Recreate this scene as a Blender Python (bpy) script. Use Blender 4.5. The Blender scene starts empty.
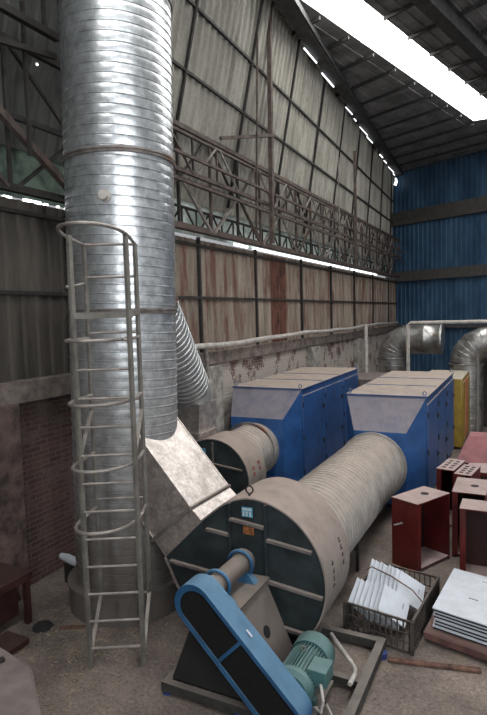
import bpy, bmesh, math, random
from mathutils import Vector, Matrix
random.seed(7)
PI = math.pi
SC = bpy.context.scene
COL = SC.collection
ORG = {}

# ------------------------------------------------------------------ materials
def mat(name, col, rough=.6, metal=0., var=.12, scale=3., dust=0., dustcol=(.36,.30,.26), rust=0., rustcol=(.16,.06,.03),
        col2=None, bump=0., detail=6., stretch=(1,1,1), low=None, rscale=2.2, dlo=.05, grain=0.):
    m = bpy.data.materials.new(name); m.use_nodes = True
    nt = m.node_tree; N = nt.nodes; L = nt.links
    b = N['Principled BSDF']
    b.inputs['Roughness'].default_value = rough; b.inputs['Metallic'].default_value = metal
    tc = N.new('ShaderNodeNewGeometry')
    mp = N.new('ShaderNodeMapping'); mp.inputs['Scale'].default_value = stretch
    L.new(tc.outputs['Position'], mp.inputs['Vector'])
    def noise(sc, dt=6.):
        n = N.new('ShaderNodeTexNoise'); n.inputs['Scale'].default_value = sc; n.inputs['Detail'].default_value = dt
        n.inputs['Roughness'].default_value = .62
        L.new(mp.outputs['Vector'], n.inputs['Vector']); return n
    def ramp(src, a, c, lo=0., hi=1.):
        r = N.new('ShaderNodeMapRange'); r.inputs['From Min'].default_value = a; r.inputs['From Max'].default_value = c
        r.inputs['To Min'].default_value = lo; r.inputs['To Max'].default_value = hi; L.new(src, r.inputs['Value']); return r.outputs[0]
    def mix(fac, a, c):
        x = N.new('ShaderNodeMix'); x.data_type = 'RGBA'
        if isinstance(fac, float): x.inputs[0].default_value = fac
        else: L.new(fac, x.inputs[0])
        for s, v in ((6, a), (7, c)):
            if isinstance(v, tuple): x.inputs[s].default_value = (*v, 1)
            else: L.new(v, x.inputs[s])
        return x.outputs[2]
    n1 = noise(scale, detail)
    c2 = col2 or tuple(max(0, c*(1-var*2.2)) for c in col)
    c1 = tuple(min(1, c*(1+var)) for c in col)
    out = mix(ramp(n1.outputs['Fac'], .35, .65), c2, c1)
    if grain:
        g1 = noise(28., 4.); g2 = noise(90., 2.)
        ga = N.new('ShaderNodeMath'); ga.operation = 'ADD'; L.new(g1.outputs['Fac'], ga.inputs[0]); L.new(g2.outputs['Fac'], ga.inputs[1])
        gm = N.new('ShaderNodeMix'); gm.data_type = 'RGBA'; gm.blend_type = 'MULTIPLY'; gm.inputs[0].default_value = 1.
        gv = N.new('ShaderNodeCombineColor'); gr_ = ramp(ga.outputs[0], .75, 1.25, 1-grain, 1+grain)
        for q in range(3): L.new(gr_, gv.inputs[q])
        L.new(out, gm.inputs[6]); L.new(gv.outputs[0], gm.inputs[7]); out = gm.outputs[2]
    if rust:
        n2 = noise(rscale, 9.)
        f = ramp(n2.outputs['Fac'], .72-.35*rust, .78-.22*rust)
        out = mix(f, out, rustcol)
        pass
    if dust:
        sp = N.new('ShaderNodeSeparateXYZ'); L.new(tc.outputs['Normal'], sp.inputs[0])
        n3 = noise(5., 8.)
        a = N.new('ShaderNodeMath'); a.operation = 'MULTIPLY'
        L.new(ramp(sp.outputs['Z'], dlo, .75), a.inputs[0]); L.new(ramp(n3.outputs['Fac'], .25, .5, .72, 1.), a.inputs[1])
        a2 = N.new('ShaderNodeMath'); a2.operation = 'MULTIPLY'; a2.inputs[1].default_value = dust; L.new(a.outputs[0], a2.inputs[0])
        dd = mix(ramp(n3.outputs['Fac'], .3, .7), tuple(c*.82 for c in dustcol), dustcol)
        out = mix(a2.outputs[0], out, dd)
        r = ramp(a2.outputs[0], 0., 1., rough, .95); L.new(r, b.inputs['Roughness'])
        if metal: L.new(ramp(a2.outputs[0], 0., 1., metal, 0.), b.inputs['Metallic'])
    if low:   # settled grime near the ground, its colour deepened for the shade there: (height, colour)
        sp = N.new('ShaderNodeSeparateXYZ'); L.new(tc.outputs['Position'], sp.inputs[0])
        n4 = noise(1.7, 8.)
        s = N.new('ShaderNodeMath'); s.operation = 'MULTIPLY_ADD'; s.inputs[1].default_value = 2.2
        L.new(n4.outputs['Fac'], s.inputs[0]); L.new(sp.outputs['Z'], s.inputs[2])
        f = ramp(s.outputs[0], low[0]+2.2, low[0]-.6, 0., low[2])
        out = mix(f, out, low[1])
        if metal: L.new(ramp(f, 0., 1., metal, metal*.35), b.inputs['Metallic'])
        L.new(ramp(f, 0., 1., rough, .7), b.inputs['Roughness'])
    L.new(out, b.inputs['Base Color'])
    if bump:
        bp = N.new('ShaderNodeBump'); bp.inputs['Strength'].default_value = bump; bp.inputs['Distance'].default_value = .02
        nn = noise(scale*4, 8.); L.new(nn.outputs['Fac'], bp.inputs['Height']); L.new(bp.outputs[0], b.inputs['Normal'])
    return m

def brick_mat(name, c1, c2, mortar, white=None, wf=.5, bump=.5, cover=1.):
    m = bpy.data.materials.new(name); m.use_nodes = True
    nt = m.node_tree; N = nt.nodes; L = nt.links; b = N['Principled BSDF']; b.inputs['Roughness'].default_value = .9
    g = N.new('ShaderNodeNewGeometry'); sp = N.new('ShaderNodeSeparateXYZ'); L.new(g.outputs['Position'], sp.inputs[0])
    cb = N.new('ShaderNodeCombineXYZ'); L.new(sp.outputs['Y'], cb.inputs['X']); L.new(sp.outputs['Z'], cb.inputs['Y'])
    t = N.new('ShaderNodeTexBrick'); L.new(cb.outputs[0], t.inputs['Vector'])
    t.inputs['Color1'].default_value = (*c1, 1); t.inputs['Color2'].default_value = (*c2, 1); t.inputs['Mortar'].default_value = (*mortar, 1)
    t.inputs['Scale'].default_value = 1.; t.inputs['Brick Width'].default_value = .25; t.inputs['Row Height'].default_value = .068
    t.inputs['Mortar Size'].default_value = .009; t.inputs['Mortar Smooth'].default_value = .3
    n = N.new('ShaderNodeTexNoise'); n.inputs['Scale'].default_value = 2.2; n.inputs['Detail'].default_value = 9; L.new(g.outputs['Position'], n.inputs['Vector'])
    n2 = N.new('ShaderNodeTexNoise'); n2.inputs['Scale'].default_value = 14; n2.inputs['Detail'].default_value = 8; L.new(g.outputs['Position'], n2.inputs['Vector'])
    ad = N.new('ShaderNodeMath'); ad.operation = 'MULTIPLY_ADD'; ad.inputs[1].default_value = .5
    L.new(n2.outputs['Fac'], ad.inputs[0]); L.new(n.outputs['Fac'], ad.inputs[2])
    r = N.new('ShaderNodeMapRange'); r.inputs['From Min'].default_value = 1.-wf*.5; r.inputs['From Max'].default_value = 1.07-wf*.5; L.new(ad.outputs[0], r.inputs['Value']); r.inputs['To Max'].default_value = cover
    x = N.new('ShaderNodeMix'); x.data_type = 'RGBA'; L.new(r.outputs[0], x.inputs[0]); L.new(t.outputs['Color'], x.inputs[6])
    x.inputs[7].default_value = (*(white or c1), 1); L.new(x.outputs[2], b.inputs['Base Color'])
    mu = N.new('ShaderNodeMath'); mu.operation = 'MULTIPLY_ADD'; mu.inputs[1].default_value = .5; L.new(n2.outputs['Fac'], mu.inputs[0])
    iv = N.new('ShaderNodeMath'); iv.operation = 'SUBTRACT'; iv.inputs[0].default_value = 1; L.new(t.outputs['Fac'], iv.inputs[1]); L.new(iv.outputs[0], mu.inputs[2])
    bp = N.new('ShaderNodeBump'); bp.inputs['Strength'].default_value = bump; bp.inputs['Distance'].default_value = .03; L.new(mu.outputs[0], bp.inputs['Height']); L.new(bp.outputs[0], b.inputs['Normal'])
    return m

def emit(name, col, s):
    m = bpy.data.materials.new(name); m.use_nodes = True; N = m.node_tree.nodes
    b = N['Principled BSDF']; b.inputs['Base Color'].default_value = (.8,.8,.8,1); b.inputs['Emission Color'].default_value = (*col, 1); b.inputs['Emission Strength'].default_value = s
    return m

DUST = (.37,.315,.275)
M = dict(
 galv = mat('galvanised_steel', (.66,.69,.71), .31, .85, .16, 9., grain=.09, col2=(.46,.49,.51), low=(2.5, (.12,.10,.085), .92), bump=.12),
 galvb = mat('bright_galvanised_sheet', (.62,.575,.545), .47, .85, .15, 7., grain=.15, col2=(.44,.395,.37), bump=.08, rust=.12, rustcol=(.34,.27,.24)),
 galvd = mat('dusty_galvanised_duct', (.40,.40,.39), .42, .7, .15, 5., dust=.92, dustcol=(.46,.39,.34), bump=.1, dlo=-.45, grain=.12),
 galve = mat('weathered_galvanised_elbow', (.40,.40,.39), .33, .85, .2, 4., rust=.25, rustcol=(.25,.2,.16)),
 flange = mat('rusty_flange_iron', (.20,.18,.17), .6, .4, .2, 8., rust=.5),
 ladder = mat('grey_painted_steel', (.20,.19,.17), .6, .2, .15, 6., rust=.2, rustcol=(.22,.15,.11)),
 rungs = mat('bare_rung_steel', (.33,.30,.275), .5, .4, .15, 6., rust=.2, rustcol=(.25,.17,.12)),
 darkfan = mat('dark_teal_fan_paint', (.030,.042,.046), .5, .1, .2, 4., dust=.97, dustcol=(.33,.28,.25)),
 fanrib = mat('dusty_angle_iron_rib', (.17,.15,.14), .7, .1, .15, 6., dust=.8, dustcol=DUST),
 fanband = mat('dusty_fan_scroll_band', (.16,.16,.155), .6, .15, .15, 5., dust=1., dustcol=(.35,.285,.25), dlo=-.9, grain=.12),
 blue = mat('blue_cabinet_paint', (.030,.105,.30), .38, .1, .14, 2.5, dust=.97, dustcol=(.42,.345,.285), rust=.13, rustcol=(.16,.18,.25), grain=.15),
 blueh = mat('dusty_blue_hood', (.030,.105,.30), .38, .1, .14, 2.5, dust=.97, dustcol=(.35,.29,.26), dlo=.02, grain=.15),
 bluedk = mat('blue_fan_guard_paint', (.028,.11,.24), .4, .15, .12, 5., dust=.75, dustcol=(.15,.28,.40)),
 bluebr = mat('blue_bearing_paint', (.045,.17,.38), .4, .15, .12, 8., dust=.75, dustcol=(.33,.27,.24), rust=.2, rustcol=(.2,.14,.11)),
 ped = mat('dusty_taupe_pedestal', (.135,.112,.10), .75, .05, .12, 4., dust=.5, dustcol=DUST),
 pedd = mat('dark_pedestal_side', (.018,.018,.018), .6, .05, .1, 4.),
 teal = mat('teal_motor_paint', (.06,.15,.15), .45, .1, .12, 8., dust=.55, dustcol=(.21,.32,.32)),
 black = mat('black_void_steel', (.012,.012,.012), .8, 0, .1, 4.),
 mesh = mat('dark_guard_mesh', (.006,.006,.006), .95, 0., .3, 40.),
 red = mat('oxide_red_paint', (.105,.012,.011), .45, .05, .15, 4., dust=.93, dustcol=(.46,.36,.34)),
 redin = mat('oxide_red_inside', (.03,.007,.007), .6, 0, .15, 4., dust=.4, dustcol=(.10,.04,.035)),  # red darkened: shade inside the open frames put into the colour
 redold = mat('old_red_machine_paint', (.045,.016,.013), .6, .1, .2, 6., dust=.5, dustcol=(.075,.045,.036), rust=.4, rustcol=(.05,.03,.022), grain=.3),
 pink = mat('pink_primer_sheet', (.30,.09,.10), .55, 0, .2, 5., dust=.5, dustcol=(.42,.22,.22)),
 yellow = mat('yellow_machine_paint', (.33,.22,.035), .5, 0, .12, 5., dust=.95, dustcol=(.42,.38,.32)),
 orange = mat('faded_orange_paint', (.46,.17,.09), .5, 0, .12, 5.),
 concrete = mat('dusty_concrete_beam', (.20,.165,.145), .9, 0, .25, 5., bump=.5),
 pilaster = mat('limewashed_concrete', (.34,.32,.29), .9, 0, .25, 5., bump=.4),
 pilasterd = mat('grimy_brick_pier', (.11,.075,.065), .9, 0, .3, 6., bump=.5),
 floor = mat('dusty_concrete_floor', (.185,.15,.13), .92, 0, .3, 1.3, col2=(.10,.082,.073), bump=.35, detail=12., rust=.35, rustcol=(.21,.17,.115), grain=.45),
 siding = mat('rusty_cream_siding', (.27,.228,.185), .7, .1, .2, 1.2, col2=(.165,.132,.105), rust=.68, rustcol=(.13,.062,.045), stretch=(1,3.5,.55), rscale=1.3, grain=.25),
 sidingd = mat('shaded_grey_siding', (.075,.066,.056), .8, .05, .25, 1.2, col2=(.04,.035,.03), rust=.3, rustcol=(.09,.05,.035), stretch=(1,3.5,.55)),  # darker siding: shade at the left end put into the colour
 rustsh = mat('rusted_through_sheet', (.12,.045,.03), .9, 0, .4, 4., stretch=(1,3,.6)),
 upper = mat('weathered_grey_sheet', (.33,.32,.28), .65, .15, .15, .9, col2=(.20,.19,.165), rust=.2, rustcol=(.16,.13,.10), stretch=(1,2.5,.5), grain=.2),
 upperd = mat('shaded_grey_sheet', (.10,.105,.095), .75, .05, .2, .9, col2=(.055,.058,.052), stretch=(1,2.5,.5)),  # same sheet coloured darker for the weaker light at the left end
 ceil = mat('dark_grey_roof_sheet', (.29,.295,.30), .7, .1, .2, 1.5),
 purlin = mat('roof_purlin_steel', (.07,.07,.07), .7, .2, .2, 5.),
 steel = mat('brown_oxide_steel', (.095,.07,.06), .75, .1, .25, 6., rust=.3, rustcol=(.14,.075,.055)),
 steeld = mat('dark_steel', (.03,.027,.025), .75, .1, .25, 6.),
 steell = mat('pale_worn_steel', (.27,.24,.22), .65, .2, .25, 6., rust=.3),
 green = mat('green_translucent_netting', (.62,.70,.65), .8, 0, .5, 2.5, col2=(.3,.4,.34)),
 greend = mat('dim_green_netting', (.09,.13,.10), .8, 0, .5, 4., col2=(.03,.05,.04)),
 blued = mat('blue_wall_sheet', (.055,.122,.205), .5, .1, .18, 1.2, col2=(.022,.06,.12), stretch=(1,1,.4)),
 beam = mat('grey_brown_girt_steel', (.085,.082,.078), .7, .1, .15, 5.),
 pipe = mat('pale_painted_pipe', (.48,.45,.42), .55, .1, .15, 6.),
 white = mat('white_coated_sheet', (.61,.65,.71), .45, 0, .05, 6., dust=0),
 foam = mat('dark_foam_edge', (.02,.025,.03), .8, 0, .1, 6.),
 crate = mat('rusty_crate_steel', (.075,.065,.058), .7, .2, .25, 8., rust=.3, dust=.35, dustcol=(.22,.18,.155)),
 palletm = mat('oxide_pallet_steel', (.15,.075,.065), .75, .05, .2, 6., dust=.5, dustcol=(.25,.17,.15)),
 bar = mat('rusted_bar_steel', (.17,.09,.065), .85, 0, .3, 10.),
 frame = mat('dusty_dark_channel', (.05,.05,.047), .7, .2, .2, 6., dust=.75, dustcol=(.25,.22,.195)),
 mount = mat('blue_rubber_mount', (.03,.05,.20), .5, 0, .1, 6.),
 cover = mat('dusty_grey_casing', (.16,.132,.125), .9, 0, .12, 5., bump=.2),
 litter = mat('straw_litter', (.30,.25,.17), .9, 0, .3, 9.),
 brown = mat('dark_brown_steel', (.045,.030,.026), .7, .1, .2, 4.),
 label = mat('blue_sticker', (.12,.36,.50), .4, 0, .3, 30., col2=(.05,.2,.35)),
 labelw = mat('pale_sticker', (.55,.62,.62), .4, 0, .1, 30.),
 plate = mat('orange_name_plate', (.36,.14,.05), .5, 0, .3, 25.),
 redink = mat('red_stencil_ink', (.30,.03,.025), .7, 0, .1, 30.),
 blkink = mat('black_stencil_ink', (.02,.02,.02), .7, 0, .1, 30.),
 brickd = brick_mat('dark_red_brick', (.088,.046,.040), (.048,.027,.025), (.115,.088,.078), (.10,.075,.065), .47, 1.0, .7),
 brickw = brick_mat('limewashed_brick', (.17,.09,.075), (.10,.055,.05), (.30,.26,.23), (.50,.45,.40), .70, 1.0, .92),
 sky = emit('daylight_panel', (1.,.985,.96), 9.),
 gap = emit('daylight_gap', (.93,.97,1.), 2.2),
)

# ------------------------------------------------------------------ helpers
def B(): return bmesh.new()
def mxform(verts, M4):
    for v in verts: v.co = M4 @ v.co
def bx(bm, lo, hi, M4=None):
    x0,y0,z0 = lo; x1,y1,z1 = hi
    vs = [bm.verts.new(p) for p in ((x0,y0,z0),(x1,y0,z0),(x1,y1,z0),(x0,y1,z0),(x0,y0,z1),(x1,y0,z1),(x1,y1,z1),(x0,y1,z1))]
    if M4: mxform(vs, M4)
    for f in ((0,3,2,1),(4,5,6,7),(0,1,5,4),(1,2,6,5),(2,3,7,6),(3,0,4,7)): bm.faces.new([vs[i] for i in f])
    return bm
def hexa(bm, b4, t4):
    vs = [bm.verts.new(p) for p in list(b4)+list(t4)]
    for f in ((0,3,2,1),(4,5,6,7),(0,1,5,4),(1,2,6,5),(2,3,7,6),(3,0,4,7)): bm.faces.new([vs[i] for i in f])
    return bm
def frame_of(d, up=(0,0,1)):
    d = Vector(d).normalized(); u = Vector(up)
    if abs(d.dot(u)) > .98: u = Vector((1,0,0))
    s = d.cross(u).normalized(); t = s.cross(d).normalized()
    return s, t, d
def rod(bm, p0, p1, w, h=None, up=(0,0,1)):     # rectangular bar between two points
    h = h or w; p0 = Vector(p0); p1 = Vector(p1); s,t,d = frame_of(p1-p0, up)
    q = [(-w/2,-h/2),(w/2,-h/2),(w/2,h/2),(-w/2,h/2)]
    a = [bm.verts.new(p0+s*x+t*y) for x,y in q]; c = [bm.verts.new(p1+s*x+t*y) for x,y in q]
    bm.faces.new(a); bm.faces.new(c[::-1])
    for i in range(4): bm.faces.new([a[(i+1)%4],a[i],c[i],c[(i+1)%4]])
    return bm
def angle_iron(bm, p0, p1, w, t=.006, up=(0,0,1)):
    p0 = Vector(p0); p1 = Vector(p1); s,tt,d = frame_of(p1-p0, up)
    q = [(0,0),(w,0),(w,t),(t,t),(t,w),(0,w)]
    a = [bm.verts.new(p0+s*x+tt*y) for x,y in q]; c = [bm.verts.new(p1+s*x+tt*y) for x,y in q]
    bm.faces.new(a); bm.faces.new(c[::-1])
    for i in range(6): bm.faces.new([a[(i+1)%6],a[i],c[i],c[(i+1)%6]])
    return bm
def lathe(bm, prof, org, axis=(0,0,1), seg=48, cap=True, up=(0,0,1)):   # prof: (distance along axis, radius)
    s,t,d = frame_of(axis, up); o = Vector(org); rows = []
    for a, r in prof:
        rows.append([bm.verts.new(o+d*a+(s*math.cos(2*PI*i/seg)+t*math.sin(2*PI*i/seg))*max(r,1e-4)) for i in range(seg)])
    for k in range(len(rows)-1):
        for i in range(seg): bm.faces.new([rows[k][i],rows[k][(i+1)%seg],rows[k+1][(i+1)%seg],rows[k+1][i]])
    if cap: bm.faces.new(rows[0][::-1]); bm.faces.new(rows[-1])
    return bm
def tube(bm, pts, r, seg=10, cap=True):
    pts = [Vector(p) for p in pts]; rows = []; prev = None
    for i, p in enumerate(pts):
        d = (pts[min(i+1,len(pts)-1)]-pts[max(i-1,0)]).normalized()
        if prev is None: s,t,_ = frame_of(d)
        else:
            s = (prev - d*prev.dot(d)).normalized(); t = d.cross(s)
        prev = s
        t = d.cross(s).normalized()
        rr = r[i] if isinstance(r,(list,tuple)) else r
        rows.append([bm.verts.new(p+(s*math.cos(2*PI*k/seg)+t*math.sin(2*PI*k/seg))*rr) for k in range(seg)])
    for k in range(len(rows)-1):
        for i in range(seg): bm.faces.new([rows[k][i],rows[k][(i+1)%seg],rows[k+1][(i+1)%seg],rows[k+1][i]])
    if cap: bm.faces.new(rows[0][::-1]); bm.faces.new(rows[-1])
    return bm
def ribpipe(bm, pts, r, pitch=.1, h=.008, seg=40):   # ribbed round duct following a path
    pts = [Vector(p) for p in pts]; path = []; rad = []
    for a, b_ in zip(pts[:-1], pts[1:]):
        n = max(1, round((b_-a).length/pitch)); L = 1/n
        for k in range(n):
            for f, q in ((0,0),(.82,0),(.87,h),(.95,h)):
                path.append(a.lerp(b_, (k+f)*L)); rad.append(r+q)
    path.append(pts[-1]); rad.append(r)
    return tube(bm, path, rad, seg)
def spiral_pipe(bm, p0, p1, r, pitch=.1, h=.008, seg=56):    # lock-seam spiral duct: the seam climbs one pitch per turn
    p0 = Vector(p0); p1 = Vector(p1); s,t,d = frame_of(p1-p0); Ltot = (p1-p0).length; n = int(Ltot/pitch)
    prof = []
    for k in range(n): prof += [((k+f_)*pitch, q_) for f_,q_ in ((0,0),(.17,h*.22),(.42,h*.32),(.67,h*.22),(.84,0),(.89,h),(.96,h))]
    rows = []
    for a, q in prof:
        rows.append([bm.verts.new(p0+d*min(a+pitch*i/seg, Ltot)+(s*math.cos(2*PI*i/seg)+t*math.sin(2*PI*i/seg))*(r+q)) for i in range(seg)])
    K = 7
    for k in range(len(rows)-1):
        for i in range(seg-1): bm.faces.new([rows[k][i],rows[k][i+1],rows[k+1][i+1],rows[k+1][i]])
        if k+1+K < len(rows): bm.faces.new([rows[k][seg-1],rows[k+K][0],rows[k+1+K][0],rows[k+1][seg-1]])
    return bm
def prism_xz(bm, poly, y0, y1):
    a = [bm.verts.new((x,y0,z)) for x,z in poly]; c = [bm.verts.new((x,y1,z)) for x,z in poly]
    bm.faces.new(a); bm.faces.new(c[::-1]); n = len(poly)
    for i in range(n): bm.faces.new([a[(i+1)%n],a[i],c[i],c[(i+1)%n]])
    return bm
def finish(bm, sharp=35):
    bmesh.ops.recalc_face_normals(bm, faces=bm.faces[:])
    lim = math.radians(sharp)
    for f in bm.faces: f.smooth = True
    for e in bm.edges:
        e.smooth = not (len(e.link_faces) != 2 or e.calc_face_angle(0) > lim)
def obj(name, bm, m, parent=None, bevel=0., label=None, sharp=35):
    finish(bm, sharp)
    if parent is not None: org = ORG[parent.name]
    else:
        cs = [v.co for v in bm.verts]
        org = Vector(((min(c.x for c in cs)+max(c.x for c in cs))/2, (min(c.y for c in cs)+max(c.y for c in cs))/2, min(c.z for c in cs)))
    for v in bm.verts: v.co -= org
    me = bpy.data.meshes.new(name); bm.to_mesh(me); bm.free()
    me.materials.append(M[m] if isinstance(m, str) else m)
    o = bpy.data.objects.new(name, me); COL.objects.link(o)
    if parent is not None: o.parent = parent
    else: o.location = org
    ORG[o.name] = org.copy()
    if bevel:
        bv = o.modifiers.new('bevel', 'BEVEL'); bv.width = bevel; bv.segments = 2; bv.limit_method = 'ANGLE'
    if label: o['label'] = label
    return o
def thing(name, loc, label, cat, group=None):
    o = bpy.data.objects.new(name, None); COL.objects.link(o); o.location = loc; o.empty_display_size = .2
    ORG[o.name] = Vector(loc); o['label'] = label; o['category'] = cat
    if group: o['group'] = group
    return o
def tag(o, label, cat, group=None):
    o['label'] = label; o['category'] = cat
    if group: o['group'] = group
    return o
def struct(o): o['kind'] = 'structure'; return o
def dup(root, loc, rot=None, label=None):
    r = root.copy(); COL.objects.link(r); r.location = loc
    if rot is not None: r.rotation_euler = rot
    if label: r['label'] = label
    for ch in list(root.children):
        c = ch.copy(); COL.objects.link(c); c.parent = r
        for g in list(ch.children):
            d = g.copy(); COL.objects.link(d); d.parent = c
    return r
def corrugated(bm, a0, a1, b0, b1, n, depth, nrm):      # sheet whose ribs run a->b; a0..a1 bottom edge, b0..b1 top edge
    a0,a1,b0,b1 = map(Vector,(a0,a1,b0,b1)); nrm = Vector(nrm); bot = []; top = []
    for i in range(n):
        for f, d in ((0,0),(.62,0),(.72,1),(.9,1)):
            t = (i+f)/n; bot.append(bm.verts.new(a0.lerp(a1,t)+nrm*depth*d)); top.append(bm.verts.new(b0.lerp(b1,t)+nrm*depth*d))
    bot.append(bm.verts.new(a1)); top.append(bm.verts.new(b1))
    for i in range(len(bot)-1): bm.faces.new([bot[i],bot[i+1],top[i+1],top[i]])
    return bm

# ------------------------------------------------------------------ room shell
WX = -5.65
struct(obj('floor', bx(B(), (-8,-9,-.2), (14,30,0)), 'floor'))
def yfar(x): return 28-.464*(x+5.6)
# left wall: brick plinth wall with concrete beam, piers, siding, netting strip, leaning upper sheet
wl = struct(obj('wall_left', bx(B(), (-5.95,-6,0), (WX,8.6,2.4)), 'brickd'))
b = B(); bx(b, (-5.95,8.6,0), (WX,28.3,2.4)); obj('limewashed_brick', b, 'brickw', wl)
b = B(); bx(b, (-6.0,-6,2.38), (-5.5,8.0,2.66)); bx(b, (-6.0,8.0,2.42), (-5.53,28.3,2.68)); obj('concrete_beam', b, 'concrete', wl, .015)
for y0,y1,m in ((4.35,4.78,'pilasterd'),(9.35,9.9,'pilaster'),(15.3,15.95,'pilaster'),(20.3,20.8,'pilaster')):
    obj('pier', bx(B(), (WX,y0,0), (-5.45,y1,2.4)), m, wl, .02)
obj('shaded_siding', corrugated(B(), (WX-.02,-6,2.66), (WX-.02,7.4,2.66), (WX-.02,-6,4.9), (WX-.02,7.4,4.9), 60, .03, (1,0,0)), 'sidingd', wl)
obj('rusty_siding', corrugated(B(), (WX-.02,7.4,2.66), (WX-.02,28.2,2.66), (WX-.02,7.4,4.86), (WX-.02,28.2,4.86), 92, .03, (1,0,0)), 'siding', wl)
obj('rusted_sheet', corrugated(B(), (WX+.015,12.8,2.68), (WX+.015,13.75,2.68), (WX+.015,12.8,4.8), (WX+.015,13.75,4.8), 4, .03, (1,0,0)), 'rustsh', wl)
b = B()
for z in (3.72, 4.72): bx(b, (WX,-6,z), (WX+.05,28.1,z+.05))
obj('girt', b, 'steeld', wl)
b = B()
for y in (1.4, 5.9, 9.35, 11.9, 14.9, 17.6, 20.4, 23.2, 26.2): bx(b, (WX,y,2.66), (WX+.06,y+.06,4.9))
obj('wall_stud', b, 'steeld', wl)
obj('netting', bx(B(), (-5.95,7.0,5.0), (-5.9,28.2,5.85)), 'green', wl); obj('dim_netting', bx(B(), (-5.95,-6,5.0), (-5.9,7.0,5.85)), 'greend', wl)  # backlight put into the colours: pale stretch lit, left stretch dim
def xt(y): return -4.87-.053*(y-11.4)
obj('leaning_sheet', corrugated(B(), (-5.85,6.9,5.6), (-5.85,28.6,5.6), (xt(6.9),6.9,10.0), (xt(28.6),28.6,10.0), 96, .05, (.96,0,-.2)), 'upper', wl)
obj('shaded_leaning_sheet', corrugated(B(), (-5.85,-6,5.6), (-5.85,6.9,5.6), (xt(-6),-6,10.0), (xt(6.9),6.9,10.0), 60, .03, (.96,0,-.2)), 'upperd', wl)
def up(y,z,off=.06): f=(z-5.6)/4.4; return (-5.85+(xt(y)+5.85)*f+off, y, z)
b = B()
for z in (7.62, 8.6): rod(b, up(-6,z), up(28.4,z), .05, .05)
obj('upper_girt', b, 'steeld', wl)
b = B()
for k in range(14):
    y = -3.2+k*2.35; rod(b, up(y,5.7,.07), up(y,10,.07), .05, .05)
obj('leaning_rafter', b, 'steeld', wl)
gbm = B()
struct(obj('window_1', [bx(gbm, (-5.80,a,4.93), (-5.76,c,4.985)) for a,c in ((11.2,11.85),(12.15,17.5),(17.6,20.2),(20.6,24.6))] and gbm, 'gap'))
b = B()
for y0,y1 in ((5.0,5.12),(5.32,5.6),(5.66,5.72),(5.9,5.93),(6.05,6.1),(4.2,4.5)): bx(b, (-5.80,y0,4.93), (-5.76,y1,4.955+.01*((y0*10)%2)))
struct(obj('window_2', b, 'gap'))
# far blue wall
wf = struct(obj('wall_far', corrugated(B(), (-6.2,yfar(-6.2),0), (13,yfar(13),0), (-6.2,yfar(-6.2),10.05), (13,yfar(13),10.05), 88, .05, (-.42,-.9,0)), 'blued'))
def fb(x, z0, z1, off): return [(x, yfar(x)-off, z0), (x, yfar(x)-off, z1)]
for z0,z1,off in ((7.42,8.05,.28),(4.76,5.22,.3),(2.55,2.68,.25)):
    b = B()
    hexa(b, [(-6,yfar(-6)-off,z0),(12,yfar(12)-off,z0),(12,yfar(12)-.04,z0),(-6,yfar(-6)-.04,z0)], [(-6,yfar(-6)-off,z1),(12,yfar(12)-off,z1),(12,yfar(12)-.04,z1),(-6,yfar(-6)-.04,z1)])
    obj('far_girt', b, 'beam', wf)
b = B()
hexa(b, [(-6.2,yfar(-6.2)-.45,9.0),(13,yfar(13)-.45,9.0),(13,yfar(13)-.05,9.0),(-6.2,yfar(-6.2)-.05,9.0)], [(-6.2,yfar(-6.2)-.45,9.05),(13,yfar(13)-.45,9.05),(13,yfar(13)-.05,9.05),(-6.2,yfar(-6.2)-.05,9.05)])
b.free()
# ceiling with roof-light opening
sk = [(-5.55,7.0),(-4.55,6.9),(-1.2,21.75),(-1.68,22.0)]
SD = Vector((2.6,10.2)).normalized()
def skx(y, side): # edges of the roof light strip
    return (-4.237+(y-11.927)*.2541) if side==0 else (-3.158+(y-12.363)*.2628)
b = B()
y0, y1 = -6., 22.0
def quad(b, pts, z0=10.0, z1=10.06): hexa(b, [(x,y,z0) for x,y in pts], [(x,y,z1) for x,y in pts])
quad(b, [(-7.5,-9),(14,-9),(14,y0),(-7.5,y0)])
ye = 22.0
quad(b, [(-9.5,y0),(skx(y0,0),y0),(skx(ye,0),ye),(-9.5,ye)])
quad(b, [(skx(y0,1),y0),(14,y0),(14,ye),(skx(ye,1),ye)])
quad(b, [(-9.5,ye),(14,ye),(14,29.5),(-9.5,29.5)])
cl = struct(obj('ceiling', b, 'ceil'))
b = B(); quad(b, [(skx(y0,0),y0),(skx(y0,1),y0),(skx(ye,1),ye),(skx(ye,0),ye)], 10.02, 10.05)
w3 = struct(obj('window_3', b, 'sky'))
b = B(); q0 = Vector((-4.24,11.93,9.9)); dq = Vector((2.6,10.2,0)).normalized(); sq = Vector((10.2,-2.6,0)).normalized()
rod(b, q0+sq*5.2-dq*14, q0+sq*5.2+dq*10, 1.5, .02); struct(obj('added_roof_light', b, 'sky'))  # unseen roof light, added to brighten the transition duct
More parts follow.
